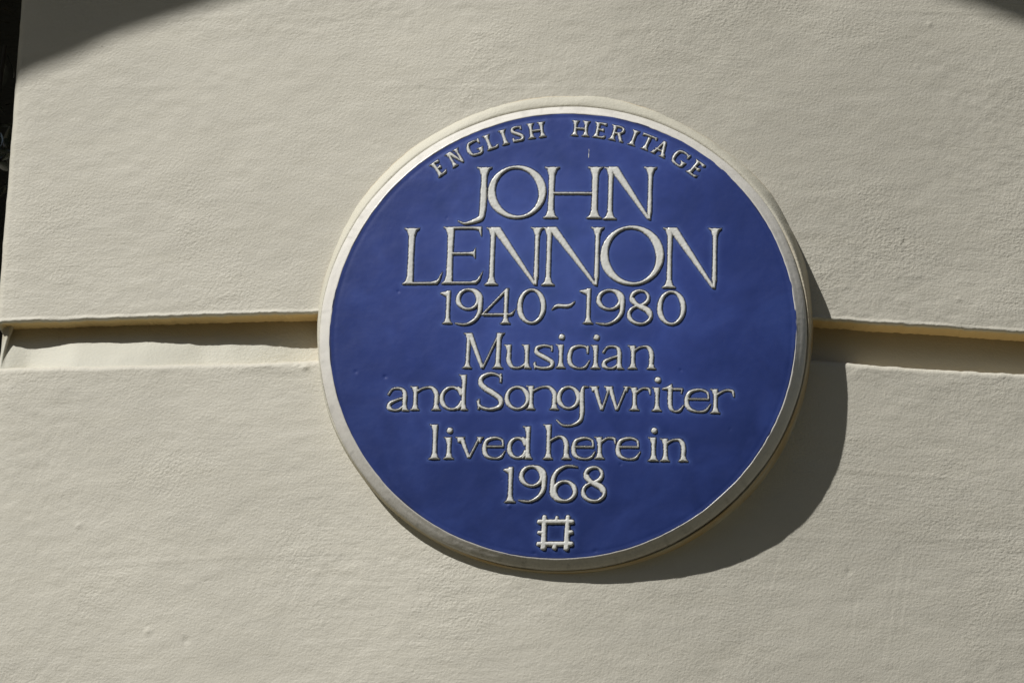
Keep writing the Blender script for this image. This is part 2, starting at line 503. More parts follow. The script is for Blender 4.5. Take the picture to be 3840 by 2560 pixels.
        g.curve([(.9, .58, .4), (.84, .84, .5), (.54, .98, T), (.2, .82, .8), (.07, .48, 1), (.2, .16, .85), (.52, .02, .45), (.8, .1, T), (1, .36, .25)])
        g.line(w * .12, h * .56, w * .88, h * .56, t * .85)
    elif c == 'o':
        g.ring(w / 2, h / 2, w / 2, h / 2, S * .98, t, 12)
    elif c == 'a':
        g.curve([(.03, .70, .5), (.2, .9, .45), (.45, .98, T), (.68, .88, .7), (.76, .68, 1), (.76, .4, 1), (.76, .05, 1)])
        g.curve([(.76, .56, T), (.42, .47, T), (.12, .32, .8), (.1, .14, .95), (.3, .03, .55), (.52, .07, T), (.74, .22, T)])
        g.serif(w * .76, 0, -1, .1, 1, 1)
    elif c == 'n' or c == 'h':
        xh = 1.0 if c == 'n' else .66
        l = S / 2 + ov * 1.05; r = w - L
        g.stem(l, 0, h, 1, (1.1, 0), (1, .8))
        g.curve([(l / w, xh * .74, T), (.38, xh * .9, .45), (.56, xh * .985, .5), (.72, xh * .9, .8), (r / w, xh * .66, 1), (r / w, xh * .3, 1)])
        g.stem(r, 0, h * xh * .5, 1, None, (.8, 1))
    elif c == 'd':
        r = w * .80; f = .68
        g.stem(r, 0, h, 1, (1, 0), (0, 1))
        g.ring(w * .42, h * f / 2, w * .42, h * f / 2, S, t, 5, 25, 335)
        g.curve([(.62, f * .93, T), (r / w, f * .78, T)], clamp=False); g.curve([(.62, f * .07, T), (r / w, f * .25, T)], clamp=False)
    elif c == 'g':
        b = .41; f = 1 - b
        g.ring(w * .38, h * (b + f / 2), w * .38, h * f / 2, S, t, 5)
        g.curve([(.99, .975, .28), (.85, .97, .5), (.80, .86, .9), (.80, .6, 1), (.81, .34, 1), (.75, .14, .8), (.5, .02, .5), (.22, .03, .5), (.03, .15, .3)])
    elif c == 'r':
        l = S / 2 + ov * 1.2
        g.stem(l, 0, h, 1, (1.1, 0), (1, 1))
        g.curve([(l / w, .72, T), (.56, .92, .45), (.74, .97, .5), (.92, .9, .6), (.97, .7, .3)])
    elif c == 't':
        l = w * .36; xh = .85
        g.curve([(l / w, xh, 1), (l / w, .4, 1), (l / w + .05, .14, .85), (.55, .03, .5), (.78, .06, T), (1, .25, .25)])
        g.poly.append(np.array([(0, h * (xh - .02)), (w * .2, h * .88), (w * .45, h), (l + S / 2, h * xh), (l + S / 2, h * .6), (l - S / 2, h * .6), (l - S / 2, h * (xh - .08)), (0, h * (xh - .07))]))
        g.line(l, h * xh - t / 2, w * .88, h * xh - t / 2, t); g.line(w * .88, h * xh - t / 2, w * .86, h * .66, t * .8, t * .5)
    elif c == 'v':
        m_ = w * .51
        g.diag(w * .24, h, m_, 0, S * 1.05, S * .6); g.diag(w * .83, h, m_, 0, t * .95, t)
        g.serif(w * .22, h, 1, 1, .8, .9); g.serif(w * .84, h, 1, .8, 1, .4)
    elif c == 'w':
        a, b = w * .34, w * .70
        g.diag(w * .16, h, a, 0, S * 1.0, S * .6); g.diag(w * .52, h, a, 0, t * .95, t)
        g.diag(w * .52, h, b, 0, S * 1.0, S * .6); g.diag(w * .92, h, b, 0, t * .95, t)
        g.serif(w * .15, h, 1, 1, .8, .9); g.serif(w * .50, h, 1, 1, .7, .9); g.serif(w * .92, h, 1, .8, .9, .4)
    return g

# ------------------------------------------------------------------ the curved wall's front surface
def wy(x):
    X = np.asarray(x, float) - 0.0349
    return 0.0150 + 0.1593 * (np.sqrt(X * X + 0.1280 ** 2) - 0.1280) + 0.0480 * X

ARRIS = -0.5920
GROUND = -2.80

def wall_path(fine=True, x1=2.2):
    """plan outline: return face, rounded arris, curved front; gives (x, y, nx, ny, s)"""
    r = 0.0090
    y0 = float(wy(ARRIS))
    pts = []
    back = [0.30, 0.22, 0.15, 0.10, 0.06, 0.04] + list(np.arange(0.03, r, -0.0025))
    for d in back: pts.append((ARRIS, y0 + d))
    cx, cy = ARRIS + r, y0 + r
    for k in range(0, 8):
        a = math.radians(180 + 82 * k / 7)
        pts.append((cx + r * math.cos(a), cy + r * math.sin(a)))
    xs = np.arange(ARRIS + r + .001, 0.53, 0.002 if fine else 0.02)
    xs = np.concatenate([xs, np.arange(0.535, x1, 0.03)])
    off = pts[-1][1] - float(wy(pts[-1][0]))
    for i, x in enumerate(xs):
        pts.append((x, float(wy(x)) + off * math.exp(-i * .3)))
    P = np.array(pts)
    d = np.gradient(P, axis=0)
    n = np.stack([d[:, 1], -d[:, 0]], 1); n /= np.linalg.norm(n, axis=1)[:, None]
    s = np.concatenate([[0], np.cumsum(np.linalg.norm(np.diff(P, axis=0), axis=1))])
    s -= s[np.argmin(np.abs(P[:, 0] - 0) + (P[:, 1] > .1) * 9)]
    return P, n, s

CHIPS = [(.203, .1535, 2.6, .0016), (.370, .3575, 2.2, .0016), (.3575, .310, 1.6, .0009), (-.262, -.0285, 3.4, .0016), (-.275, -.0245, 1.6, -.0016), (-.268, -.0262, 1.3, -.0016), (-.256, -.0245, 1.3, -.0012),
         (-.24, -.034, 2.8, .0014), (.345, .118, 2.2, -.0015), (.22, .17, 1.6, -.0012), (-.56, .262, 1.6, -.001), (-.37, -.31, 3.5, -.0012), (-.41, -.30, 3.0, .001), (.29, -.23, 2.2, -.0014),
         (.08, .33, 1.6, -.001), (-.2, .21, 1.7, -.0012), (-.49, -.19, 3.0, .0011), (-.155, .27, 1.6, -.0011), (.40, .06, 2.2, .0011)]

def relief(S, Z):
    """surface undulation of hand-floated render, metres outward"""
    d = 0.0005 * vn(S * 9, Z * 11, 1) + 0.00028 * vn(S * 24, Z * 30, 2) + 0.0002 * vn(S * 60 + Z * 30, Z * 110 - S * 15, 3)
    amp = np.clip(0.55 + 0.9 * vn(S * 6, Z * 8, 4), 0.15, 1.4)
    near = np.exp(-np.abs(Z - 0.005) / 0.05)
    amp = amp + 0.8 * near * np.clip(.4 + vn(S * 14, Z * 6, 5), 0, 1.2)
    d = d + amp * (0.00013 * vn(S * 150 + Z * 60, Z * 210 - S * 40, 6) + 0.00012 * vn(S * 260, Z * 330, 7))
    # a few long trowel ridges
    for (a, b, c, sg, h) in ((.365, .02, .0011, .0014, .0004), (.268, -.03, .0013, .0012, .0003), (.17, .03, .0016, .0015, -.0003), (-.21, .05, .002, .002, .0003), (-.12, -.02, .002, .002, .0003)):
        zz = a + b * S + .004 * vn(S * 5, 0 * S, 11)
        d = d + h * np.exp(-((Z - zz) / sg) ** 2) * np.clip(vn(S * 7, 0 * S + a * 40, 12) + .3, 0, 1)
    for k, (x, z, sg, h) in enumerate(CHIPS):
        sg = sg * .72
        d = d + h * np.exp(-(((S - x) / (sg * .001 * 1.3)) ** 2 + ((Z - z) / (sg * .001)) ** 2))
    # scratches lower right
    for x, z0, z1, sl in ((.345, -.19, -.33, -.16), (.352, -.21, -.30, -.16), (.235, -.17, -.27, -.3), (.30, -.24, -.31, -.15)):
        w = np.clip((z0 - Z) / .02, 0, 1) * np.clip((Z - z1) / .02, 0, 1)
        xx = x - (z0 - Z) * abs(sl)
        d = d - .00016 * w * np.exp(-((S - xx) / .0014) ** 2) + .0001 * w * np.exp(-((S - xx - .003) / .0016) ** 2)
    return d

def course(name, ztop, zbot, parent, fine, mat):
    """one block course: bands between recessed joints. ztop / zbot are arrays or numbers over s"""
    P, n, s = wall_path(fine)
    ns = len(s)
    zt = np.broadcast_to(np.asarray(ztop(s) if callable(ztop) else ztop, float), (ns,))
    zb = np.broadcast_to(np.asarray(zbot(s) if callable(zbot) else zbot, float), (ns,))
    rows = []   # (offset outward, anchor 0 bottom / 1 top, dz from anchor, edge weight)
    rt, rb = 0.0062, 0.0016
    for o in (-.06, -.03, -.02, -.012, -.006): rows.append((o, 0, 0.0, 1))
    for k in range(0, 5):
        a = k / 4 * math.pi / 2
        rows.append((-rb + rb * math.sin(a), 0, rb - rb * math.cos(a), 1))
    step = 0.0012
    dz = rb; dense = .014 if fine else .0; H = float(np.mean(zt - zb))
    mid = []
    while dz < H / 2:
        dz += (0.0011 if dz < dense else 0.0022) if (fine and dz < .42) else 0.02
        mid.append(dz)
    for v in mid: rows.append((0, 0, v, math.exp(-(v - rb) / .0035)))
    midt = []
    dz = rt
    while dz < H / 2 - .01:
        dz += (0.0011 if dz < dense else 0.0022) if (fine and dz < .42) else 0.02
        midt.append(dz)
    for v in midt[::-1]: rows.append((0, 1, -v, math.exp(-(v - rt) / .005)))
    for k in range(0, 7):
        a = (1 - k / 6) * math.pi / 2
        rows.append((-rt + rt * math.sin(a), 1, -(rt - rt * math.cos(a)), 1))
    for o in (-.008, -.014, -.02, -.03, -.06): rows.append((o, 1, 0.0, 1))
    R = np.array(rows)
    S, _ = np.meshgrid(s, R[:, 0])
    O = np.repeat(R[:, :1], ns, 1); A = R[:, 1:2]; W = np.repeat(R[:, 3:4], ns, 1)
    Z = np.where(A > .5, zt[None], zb[None]) + R[:, 2:3]
    # ragged edges
    rag = 0.0005 * vn(s * 130, 0 * s, 21) + 0.0004 * vn(s * 300, 0 * s, 22) + .0006 * vn(s * 18, 0 * s, 23)
    bite = .0011 * np.clip(vn(s * 70, 0 * s + 3, 24) - .45, 0, 1)
    ragt = -.0013 * np.clip(vn(s * 55, 0 * s + 7, 35) - .4, 0, 1) + 0.0005 * vn(s * 90, 0 * s, 25) + 0.0003 * vn(s * 260, 0 * s, 26) + .0008 * vn(s * 14, 0 * s, 27)
    Z = Z + W * np.where(A > .5, ragt[None], (rag - bite)[None])
    outm = np.clip(1 + O / .004, 0, 1)
    D = O + relief(S, Z) * outm + np.where(A < .5, .0011 * np.exp(-((R[:, 2:3] - .0022) / .0016) ** 2) * (O > -.001) * (1 + .5 * vn(S * 60, 0 * S, 29)), 0) + W * outm * .0005 * vn(S * 50, Z * 9, 28)
    X = P[None, :, 0] + n[None, :, 0] * D; Y = P[None, :, 1] + n[None, :, 1] * D
    V = np.stack([X, Y, Z], -1).reshape(-1, 3)
    me = raw_mesh(name, V, grid_faces(len(R), ns))
    fattr(me, 'old_shade', np.where(A < .5, np.clip((-O - .0012) / .0014, 0, 1), np.clip((-O - .006) / .01, 0, .5)) * np.ones_like(Z))
    return link_mesh(name, me, mat, parent)

wall = empty("rendered_wall", (0, 0, 0), "cream painted bowed stucco wall with a deep horizontal joint running behind the round plaque", "wall")
ZU = 0.0290
def z_low(s): return np.interp(s, [-.6, -.3, .25, .6], [-.0182, -.0206, -.0134, -.0134])
u_c = course("wall_course", 0.60, ZU, wall, True, M_STUCCO)
l_c = course("wall_course", z_low, -0.60, wall, True, M_STUCCO)
z = 0.60
while z < 1.5:
    zn = min(z + .045 + .5735, 1.50)
    course("wall_course", zn, z + .045, wall, False, M_STUCCO); z = zn
z = -0.60
while z > GROUND + .1:
    zn = max(z - .045 - .5735, GROUND - .05)
    course("wall_course", z - .045, zn, wall, False, M_STUCCO); z = zn

# recessed joint: back face leaning outwards at its foot on the left of the plaque
def joint(z_top, z_bot, fine):
    P, n, s = wall_path(fine)
    k0 = 3
    top = np.interp(s, [-.612, -.590, -.35, -.28, .5], [.003, .024, .0245, .026, .026])
    bot = np.interp(s, [-.62, -.590, -.577, -.562, -.545, -.51, -.435, -.375, -.33, -.28, -.2, .2, .3, 2], [.0005, .002, .007, .014, .010, .0015, .0035, .012, .012, .019, .021, .025, .0255, .0255]) if fine else top * .9
    if fine:
        su = np.arange(s[0] - .1, s[-1] + .1, .002)
        ker = np.hanning(13); ker /= ker.sum()
        bot = np.interp(s, su, np.convolve(np.interp(su, s, bot), ker, 'same')); top = np.interp(s, su, np.convolve(np.interp(su, s, top), ker, 'same'))
    zt = np.broadcast_to(z_top(s) if callable(z_top) else z_top, s.shape); zb = np.broadcast_to(z_bot(s) if callable(z_bot) else z_bot, s.shape)
    U = np.linspace(0, 1, 14 if fine else 3)[:, None]
    D = -(top * (1 - U) + bot * U) + (.0005 * vn(s[None] * 60, U * 3, 31) + .0006 * vn(s[None] * 16 + U, U * 2, 32)) - .0025 * np.clip(1 - U * 9, 0, 1) * 0
    Z = zt[None] + .004 - U * (zt - zb + .012)[None]
    V = np.stack([P[None, :, 0] + n[None, :, 0] * D, P[None, :, 1] + n[None, :, 1] * D, Z], -1).reshape(-1, 3)
    me = raw_mesh("joint_channel", V, grid_faces(len(U), len(s)))
    fattr(me, "old_shade", np.clip(1.0 - U * 2.3 + .12 * vn(s[None] * 12, U * 3, 33) + np.clip((s[None] - .1) * 20, 0, 1) * U * .7, 0, .95) * np.ones_like(Z))  # old paint at the top plus painted-in shade, reaching lower on the right
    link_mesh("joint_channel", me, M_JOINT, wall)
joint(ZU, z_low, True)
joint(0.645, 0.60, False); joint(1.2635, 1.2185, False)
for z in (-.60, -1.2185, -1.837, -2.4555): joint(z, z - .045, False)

# mortar collar that beds the plaque on the curved wall
def collar():
    n = 720
    a = np.linspace(0, 2 * np.pi, n, endpoint=False)
    ca, sa = np.cos(a), np.sin(a)
    edge = .0030 * vn(a * 2.2, 0 * a, 41) + .0012 * vn(a * 9, 0 * a, 42) + .0005 * vn(a * 40, 0 * a, 43)
    # seam values must meet
    bl = np.clip((a - 2 * np.pi + .4) / .4, 0, 1); e0 = edge[0]; edge = edge * (1 - bl) + e0 * bl
    deg = np.degrees(a)
    ro = np.interp(deg, [0, 20, 38, 60, 90, 115, 145, 170, 185, 200, 215, 240, 270, 300, 340, 360], [.2475, .2560, .2612, .2580, .2560, .2590, .2585, .2545, .2490, .2478, .2450, .2445, .2450, .2465, .2472, .2475])
    ro = ro + edge * np.clip((ro - .249) / .008, .1, 1) * .7
    rows = []
    wyo = wy(ro * ca)
    wyi = wy(.2462 * ca)
    yi = np.minimum(.0112, wyi - .0006)
    ri = np.minimum(.2462, ro - .0016)
    rows.append((ri - .0027, yi + .008))
    rows.append((ri - .0012, yi + .0010))
    for u in (.08, .2, .35, .5, .65, .8, .92, 1.0):
        r = ri + (ro - ri) * u
        k = u ** 1.5
        y = yi + (wyo - .0004 - yi) * k
        y = y - .0005 * math.sin(math.pi * u) + .0003 * vn(a * 14, 0 * a + u * 3, 44) * (1 - bl)
        rows.append((r, y))
    rows.append((ro + .0003, wyo + .006))
    rows.append((ro + .0003, wyo + .030))
    V = np.concatenate([np.stack([r * ca, y, r * sa], 1) for r, y in rows])
    me = raw_mesh("mortar_collar", V, grid_faces(len(rows), n, wrap=True)[:, ::-1])
    low = np.clip(-(sa * .8 - ca * .45) * 1.6 + .1, 0, 1)  # browner towards the lower right
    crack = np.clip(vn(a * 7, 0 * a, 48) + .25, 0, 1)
    fattr(me, "old_shade", np.concatenate([np.clip(.9 * crack * (i >= 9) + low * (.55 + .45 * vn(a * 8, 0 * a + i * .5, 47)) * (1.0 if i < 9 else .5), 0, 1) for i in range(len(rows))]))
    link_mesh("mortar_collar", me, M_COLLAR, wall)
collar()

# ------------------------------------------------------------------ the plaque
plaque = empty("round_plaque", (0, 0, 0), "round blue glazed plaque with white rim and raised white lettering on the cream wall", "plaque")
RB = 0.2335
PITS = [(22.1, 190, 0, 0), (-46.6, -180.8, 1.6, .0007), (-175.6, -48, 1.6, -.0007), (-205.4, -42.6, 1.3, -.0006), (-166, 41.7, 1.3, -.0005), (62.7, -137.3, 1.3, -.0005), (-54.7, -154.4, .9, -.0004), (120, -40, 1.2, -.0004), (170, -100, 1.2, -.0003), (-120, 120, 1.1, -.0003), (40, -225, 1.4, -.0005), (-20, -228, 1.2, -.0005)]
def face_y(x, z):
    """front surface of the blue field, metres; slightly domed, slightly uneven"""
    r2 = (x * x + z * z) / (RB * RB)
    y = -0.0056 * (1 - r2) + 0.0008
    y = y + .00022 * vn(x * 22, z * 22, 51) + .00008 * vn(x * 60, z * 60, 52)
    for px, pz, sg, h in PITS:
        if sg: y = y - h * np.exp(-((x * 1000 - px) ** 2 + (z * 1000 - pz) ** 2) / (sg * sg))
    # glaze meniscus dips against the rim
    r = np.sqrt(x * x + z * z)
    y = y + .00015 * np.exp(-((RB - .004 - r) / .002) ** 2)
    return y

stamps = []     # (cx, cz, angle, glyph, x0, y0, w, h) for the halo on the blue field
def letter_object(name, g, ox, oz, ang=0.0, dot=None, seed=0, height=1.5):
    """raised, hand-trailed letter: height field over the glyph's distance field"""
    st = 0.42
    pad = 1.2
    hh = g.h if dot is None else max(g.h, dot[1] + dot[2] + .1)
    nx = int((g.w + 2 * pad) / st) + 2; nz = int((hh + 2 * pad) / st) + 2
    xs = -pad + np.arange(nx) * st; zs = -pad + np.arange(nz) * st
    X, Z = np.meshgrid(xs, zs)
    def field(X, Z):
        D = g.sdf(X, Z)
        if dot is not None: D = np.minimum(D, np.hypot(X - dot[0], Z - dot[1]) - dot[2])
        return D
    Xw = X + .16 * vn(X * .8 + seed * 3.1, Z * .8, 61); Zw = Z + .16 * vn(X * .8, Z * .8 + seed * 1.7, 62)
    D = field(Xw, Zw) + .10 * vn(X * 1.4 + seed, Z * 1.4, 63)
    s_ = -D
    H = np.where(s_ > 0, height * (1 - np.exp(-np.clip(s_, 0, None) / .52)) + .12 * np.clip(s_, 0, 1.5), s_ * 2.4)
    H = H + np.where(s_ > .3, .10 * vn(X * .35 + seed, Z * .35, 64) + .05 * vn(X * .9 + seed, Z * .9, 65), 0)
    gx = np.gradient(D, axis=1) / st; gz = np.gradient(D, axis=0) / st
    c, sn = math.cos(ang), math.sin(ang)
    wx = gx * c + gz * sn * -1 * -1 if False else gx * c - gz * -sn * -1 * -1 if False else gx * c - gz * sn
    wz = gx * sn + gz * c
    up = np.clip((wz * .93 - wx * .37), 0, 1)
    edge = np.clip(1 - s_ / .95, 0, 1)
    edge = np.clip(1.15 - s_ / min(1.15, g.t * .40), 0, 1)
    band = np.clip((min(1.0, g.t * .38) - s_) / .25, 0, 1)
    grime_shade = np.clip(up * 1.7 - .1, 0, 1) * band * 1.1 + .28 * np.clip(1 - s_ / .35, 0, 1)
    keep_v = s_ > -.62
    idx = -np.ones(X.shape, int)
    quad = keep_v[:-1, :-1] & keep_v[1:, :-1] & keep_v[:-1, 1:] & keep_v[1:, 1:]
    used = np.zeros(X.shape, bool)
    for a in (0, 1):
        for b in (0, 1):
            used[a:a + quad.shape[0], b:b + quad.shape[1]] |= quad
    idx[used] = np.arange(used.sum())
    XL = X * .001; ZL = Z * .001
    XX = ox * .001 + XL * c - ZL * sn; ZZ = oz * .001 + XL * sn + ZL * c
    Y = face_y(XX, ZZ) - H * .001
    V = np.stack([XX[used], Y[used], ZZ[used]], 1)
    q = np.argwhere(quad)
    F = np.stack([idx[q[:, 0], q[:, 1]], idx[q[:, 0], q[:, 1] + 1], idx[q[:, 0] + 1, q[:, 1] + 1], idx[q[:, 0] + 1, q[:, 1]]], 1)
    me = raw_mesh(name, V, F)
    fattr(me, "grime_shade", grime_shade[used])
    stamps.append((ox, oz, ang, field, g.w, hh))
    return link_mesh(name, me, M_LETTER, plaque)

for k, (c, x0, z0, w, h, S, t) in enumerate(TEXT):
    S *= 1.27 if S > 5 else 1.2; t = t * 1.55; e = w * (.02 if S > 5 else .035); x0 -= e; w += 2 * e
    g = make_glyph(c, w, h, S, t)
    dot = None
    if c == 'i':
        dot = (w * .53 + .4, h + 7.6 if z0 > -130 else h + 6.6, 3.2)
    letter_object("letter", g, x0, z0, 0, dot, k, 1.75 if S > 5 else 1.55)
for k, (c, deg, rad, w) in enumerate(ARC):
    H_ = 17.4
    S, t = 3.7, 2.5; w *= 1.16
    g = make_glyph(c, w, H_, S, t)
    a = math.radians(deg)
    # text reads clockwise: local right follows the circle
    ang = -a
    cxm = 217.6 * math.sin(a); czm = 217.6 * math.cos(a)
    ox = cxm - (w / 2 * math.cos(ang) - H_ / 2 * math.sin(ang))
    oz = czm - (w / 2 * math.sin(ang) + H_ / 2 * math.cos(ang))
    letter_object("letter", g, ox, oz, ang, None, 100 + k, 1.7)

# castellated square emblem at the foot
g = Glyph(38, 36, 4, 2)
x0, x1, y0, y1 = 8.0, 30.8, 6.2, 28.4
g.line(x0, y0 - 3.6, x0 + .3, y1 + 4.6, 6.0, 5.0); g.line(x1 - .2, y0 - 3.8, x1 + .6, y1 + 4.8, 6.0, 4.8)
g.line(x0 - 4.6, y1, x1 + 4.8, y1 + .4, 5.0, 5.0); g.line(x0 - 4.8, y0, x1 + 4.6, y0 + .4, 4.8, 5.2)
xm = (x0 + x1) / 2; ym = (y0 + y1) / 2
g.line(xm + .8, y1, xm + 1.2, y1 + 4.4, 4.6, 3.8); g.line(xm, y0, xm - .4, y0 - 3.6, 4.4, 5.2)
g.line(x0, ym, x0 - 4.6, ym + .3, 4.4, 4.2); g.line(x1, ym, x1 + 4.6, ym + 1.0, 4.8, 4.4)
letter_object("emblem", g, -19.4, -224.8, 0, None, 200, 1.9)

# blue field
nr, na = 210, 900
rr = np.concatenate([np.linspace(0.0005, RB - .004, nr - 8), np.linspace(RB - .0035, RB + .0008, 8)])
aa = np.linspace(0, 2 * np.pi, na, endpoint=False)
RR, AA = np.meshgrid(rr, aa, indexing='ij')
FX, FZ = RR * np.cos(AA), RR * np.sin(AA)
FY = face_y(FX, FZ)
dist = np.full(FX.shape, 9.0); gr_f = np.zeros(FX.shape)
for ox, oz, ang, field, w, h in stamps:
    c, sn = math.cos(ang), math.sin(ang)
    dx = FX * 1000 - ox; dz = FZ * 1000 - oz
    lx = dx * c + dz * sn; lz = -dx * sn + dz * c
    mk = (lx > -5) & (lx < w + 5) & (lz > -5) & (lz < h + 5)
    if mk.any():
        d = field(lx[mk], lz[mk]); dist[mk] = np.minimum(dist[mk], d)
thin = np.exp(-np.clip(dist - .8, 0, 9) / 1.6) * (dist > .5)
gr_f = np.clip(1 - dist / .9, 0, 1) * .7
edge_g = np.exp(-((RB - RR) / .0011) ** 2) * np.clip(.4 + vn(AA * 12, 0 * AA, 71) + .4 * vn(AA * 45, 0 * AA, 72), 0, 1)
gr_f = np.maximum(gr_f, edge_g * .8)
V = np.stack([FX, FY, FZ], -1).reshape(-1, 3)
F = grid_faces(len(rr), na, wrap=True)[:, ::-1]
me = raw_mesh("blue_face", V, F)
fattr(me, "thin", thin); fattr(me, "grime_shade", gr_f)
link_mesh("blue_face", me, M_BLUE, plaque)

# small white glaze drip line above the first name
g = Glyph(1.4, 11, 1.2, 1.0); g.line(.7, .8, .8, 10.4, 1.15, .6)
letter_object("glaze_streak", g, 21.3, 184.5, 0, None, 300, .35)

# white rim
prof = [(.2322, .0030), (.2330, .0014), (.2335, .0007), (.2342, .0006), (.2352, .0012), (.2372, .0028), (.2392, .0044), (.2402, .0050), (.2418, .0064), (.2434, .0078), (.2446, .0090), (.2454, .0102), (.2459, .0120), (.2460, .0140), (.2455, .060)]
na = 1080
a = np.linspace(0, 2 * np.pi, na, endpoint=False)
ca, sa = np.cos(a), np.sin(a)
bl = np.clip((a - 2 * np.pi + .3) / .3, 0, 1)
def seam(v): return v * (1 - bl) + v[0] * bl
wob = seam(.00035 * vn(a * 5, 0 * a, 81) + .00012 * vn(a * 22, 0 * a, 82)); inn = seam(.00035 * vn(a * 9, 0 * a, 83) + .0002 * vn(a * 40, 0 * a, 84))
rows = []; gr = []
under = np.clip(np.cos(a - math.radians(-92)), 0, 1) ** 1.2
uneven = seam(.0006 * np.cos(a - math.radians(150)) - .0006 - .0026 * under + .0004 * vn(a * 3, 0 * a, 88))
for i, (r, y) in enumerate(prof):
    u = min(1, max(0, (r - .2330) / .013))
    rows.append(np.stack([(r + (wob + uneven) * u + inn * (1 - u)) * ca, np.full(na, y) * (1 - .22 * under * (y > 0) * (y < .013)) + seam(.00015 * vn(a * 30, 0 * a + i * .4, 85)), (r + (wob + uneven) * u + inn * (1 - u)) * sa], 1))
    base = (.5 if i < 2 else 0.0) + .30 * under  # underside term paints shade into the rim colour, on top of grime
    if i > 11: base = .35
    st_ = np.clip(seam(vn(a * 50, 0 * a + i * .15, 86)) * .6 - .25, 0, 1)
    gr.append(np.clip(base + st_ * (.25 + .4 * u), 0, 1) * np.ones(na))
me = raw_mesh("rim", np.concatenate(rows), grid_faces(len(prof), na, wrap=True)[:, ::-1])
fattr(me, "grime_shade", np.concatenate(gr))
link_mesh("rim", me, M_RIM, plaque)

# ------------------------------------------------------------------ window to the left of the wall
M_FRAME = plain("black_gloss_paint", (0.02, 0.02, 0.02), 0.25)
def glass():
    t = NT("dark_window_glass")
    co = t.n("ShaderNodeTexCoord").outputs["Object"]
    t.p.inputs["Base Color"].default_value = (0.006, 0.007, 0.005, 1)
    t.p.inputs["Roughness"].default_value = 0.03
    w = t.noise(t.mapping(co, (14, 14, 24)), 1.0, 3, 0.55, 0.8)
    t.p.inputs["Specular IOR Level"].default_value = 1.0
    t.l(t.bump(w, 0.010, 1.0), t.p.inputs["Normal"])
    return t.m
M_GLASS = glass()
win = empty("sash_window", (-1.3, .3, -.9), "dark sash window pane beside the left edge of the cream wall", "window")
def wpart(name, x0, x1, y0, y1, z0, z1, mat):
    me = box_mesh(name, x0 + 1.3, x1 + 1.3, y0 - .3, y1 - .3, z0 + .9, z1 + .9)
    link_mesh(name, me, mat, win)
WX0, WX1, WZ0, WZ1 = -2.0, -.56, -.9, 1.3
wpart("pane", WX0 + .06, WX1 - .0, .330, .336, WZ0 + .06, .86, M_GLASS)
wpart("pane", WX0 + .06, WX1 - .0, .300, .306, .90, WZ1 - .06, M_GLASS)
wpart("frame", WX0, WX0 + .06, .29, .36, WZ0, WZ1, M_FRAME)
wpart("meeting_rail", WX0 + .06, WX1, .29, .345, .86, .90, M_FRAME)
wpart("sill", WX0 - .03, WX1 - .035, .16, .40, WZ0 - .06, WZ0, M_STUCCO)
# wall round the window, the pier beyond it
far = empty("far_wall", (-2.6, .1, GROUND), "cream stucco pier beyond the dark window", "wall")
def fpart(name, x0, x1, y0, y1, z0, z1):
    link_mesh(name, box_mesh(name, x0 + 2.6, x1 + 2.6, y0 - .1, y1 - .1, z0 - GROUND, z1 - GROUND), M_STUCCO, far)
fpart("pier", -3.6, WX0, .12, .5, GROUND, 1.5)
fpart("apron", WX0, ARRIS - .002, .15, .5, GROUND, WZ0 - .062)
fpart("head", WX0, ARRIS - .002, .15, .5, WZ1, 1.5)

# ------------------------------------------------------------------ glossy shrub in the shade beside the wall
def leaf_mat():
    t = NT("dark_glossy_leaf")
    t.p.inputs["Base Color"].default_value = (0.035, 0.045, 0.030, 1)
    t.p.inputs["Roughness"].default_value = 0.18
    t.p.inputs["Specular IOR Level"].default_value = 1.0
    t.p.inputs["Coat Weight"].default_value = 1.0
    t.p.inputs["Coat Roughness"].default_value = 0.08
    return t.m
M_DLEAF = leaf_mat()
shrub = empty("shrub", (-.655, .15, -.75), "dark glossy leaved shrub in shade at the far left, in front of the black window", "shrub")
Rs = np.random.RandomState(5)
lv = []
for u in np.linspace(0, 1, 6):
    w_ = math.sin(math.pi * min(1, u * .92 + .04)) * .42
    zz = -.16 * u * u
    lv += [(-w_ * .5, u, zz + .05 * w_), (0, u, zz - .03), (w_ * .5, u, zz + .05 * w_)]
leaf_me = raw_mesh("leaf", lv, grid_faces(6, 3)); leaf_me.materials.append(M_DLEAF)
stem_pts = [(0, 0, 0), (-.01, .02, .3), (.01, .0, .6), (.0, -.01, .8), (.02, .01, .98), (.03, .0, 1.12)]
V = []; F = []
for i_, p in enumerate(stem_pts):
    for k in range(6):
        a_ = k * math.pi / 3; rr_ = .006 * (1 - .13 * i_)
        V.append((p[0] + rr_ * math.cos(a_), p[1] + rr_ * math.sin(a_), p[2]))
for i_ in range(len(stem_pts) - 1):
    for k in range(6): F.append((i_ * 6 + k, i_ * 6 + (k + 1) % 6, (i_ + 1) * 6 + (k + 1) % 6, (i_ + 1) * 6 + k))
link_mesh("stem", raw_mesh("stem", V, F), plain("dark_stem", (.03, .025, .015), .7), shrub)
for k in range(150):
    o = bpy.data.objects.new("leaf", leaf_me); COL.objects.link(o); o.parent = shrub
    zc = Rs.choice([.97, .98, 1.0, 1.02, 1.08, .84, .6]) + Rs.randn() * .03
    o.location = (Rs.randn() * .03 + .01, Rs.randn() * .035, zc)
    o.rotation_euler = (Rs.randn() * .9 + .9, Rs.randn() * .8, Rs.rand() * 6.28)
    k_ = .016 + .018 * Rs.rand(); o.scale = (k_, k_, k_)

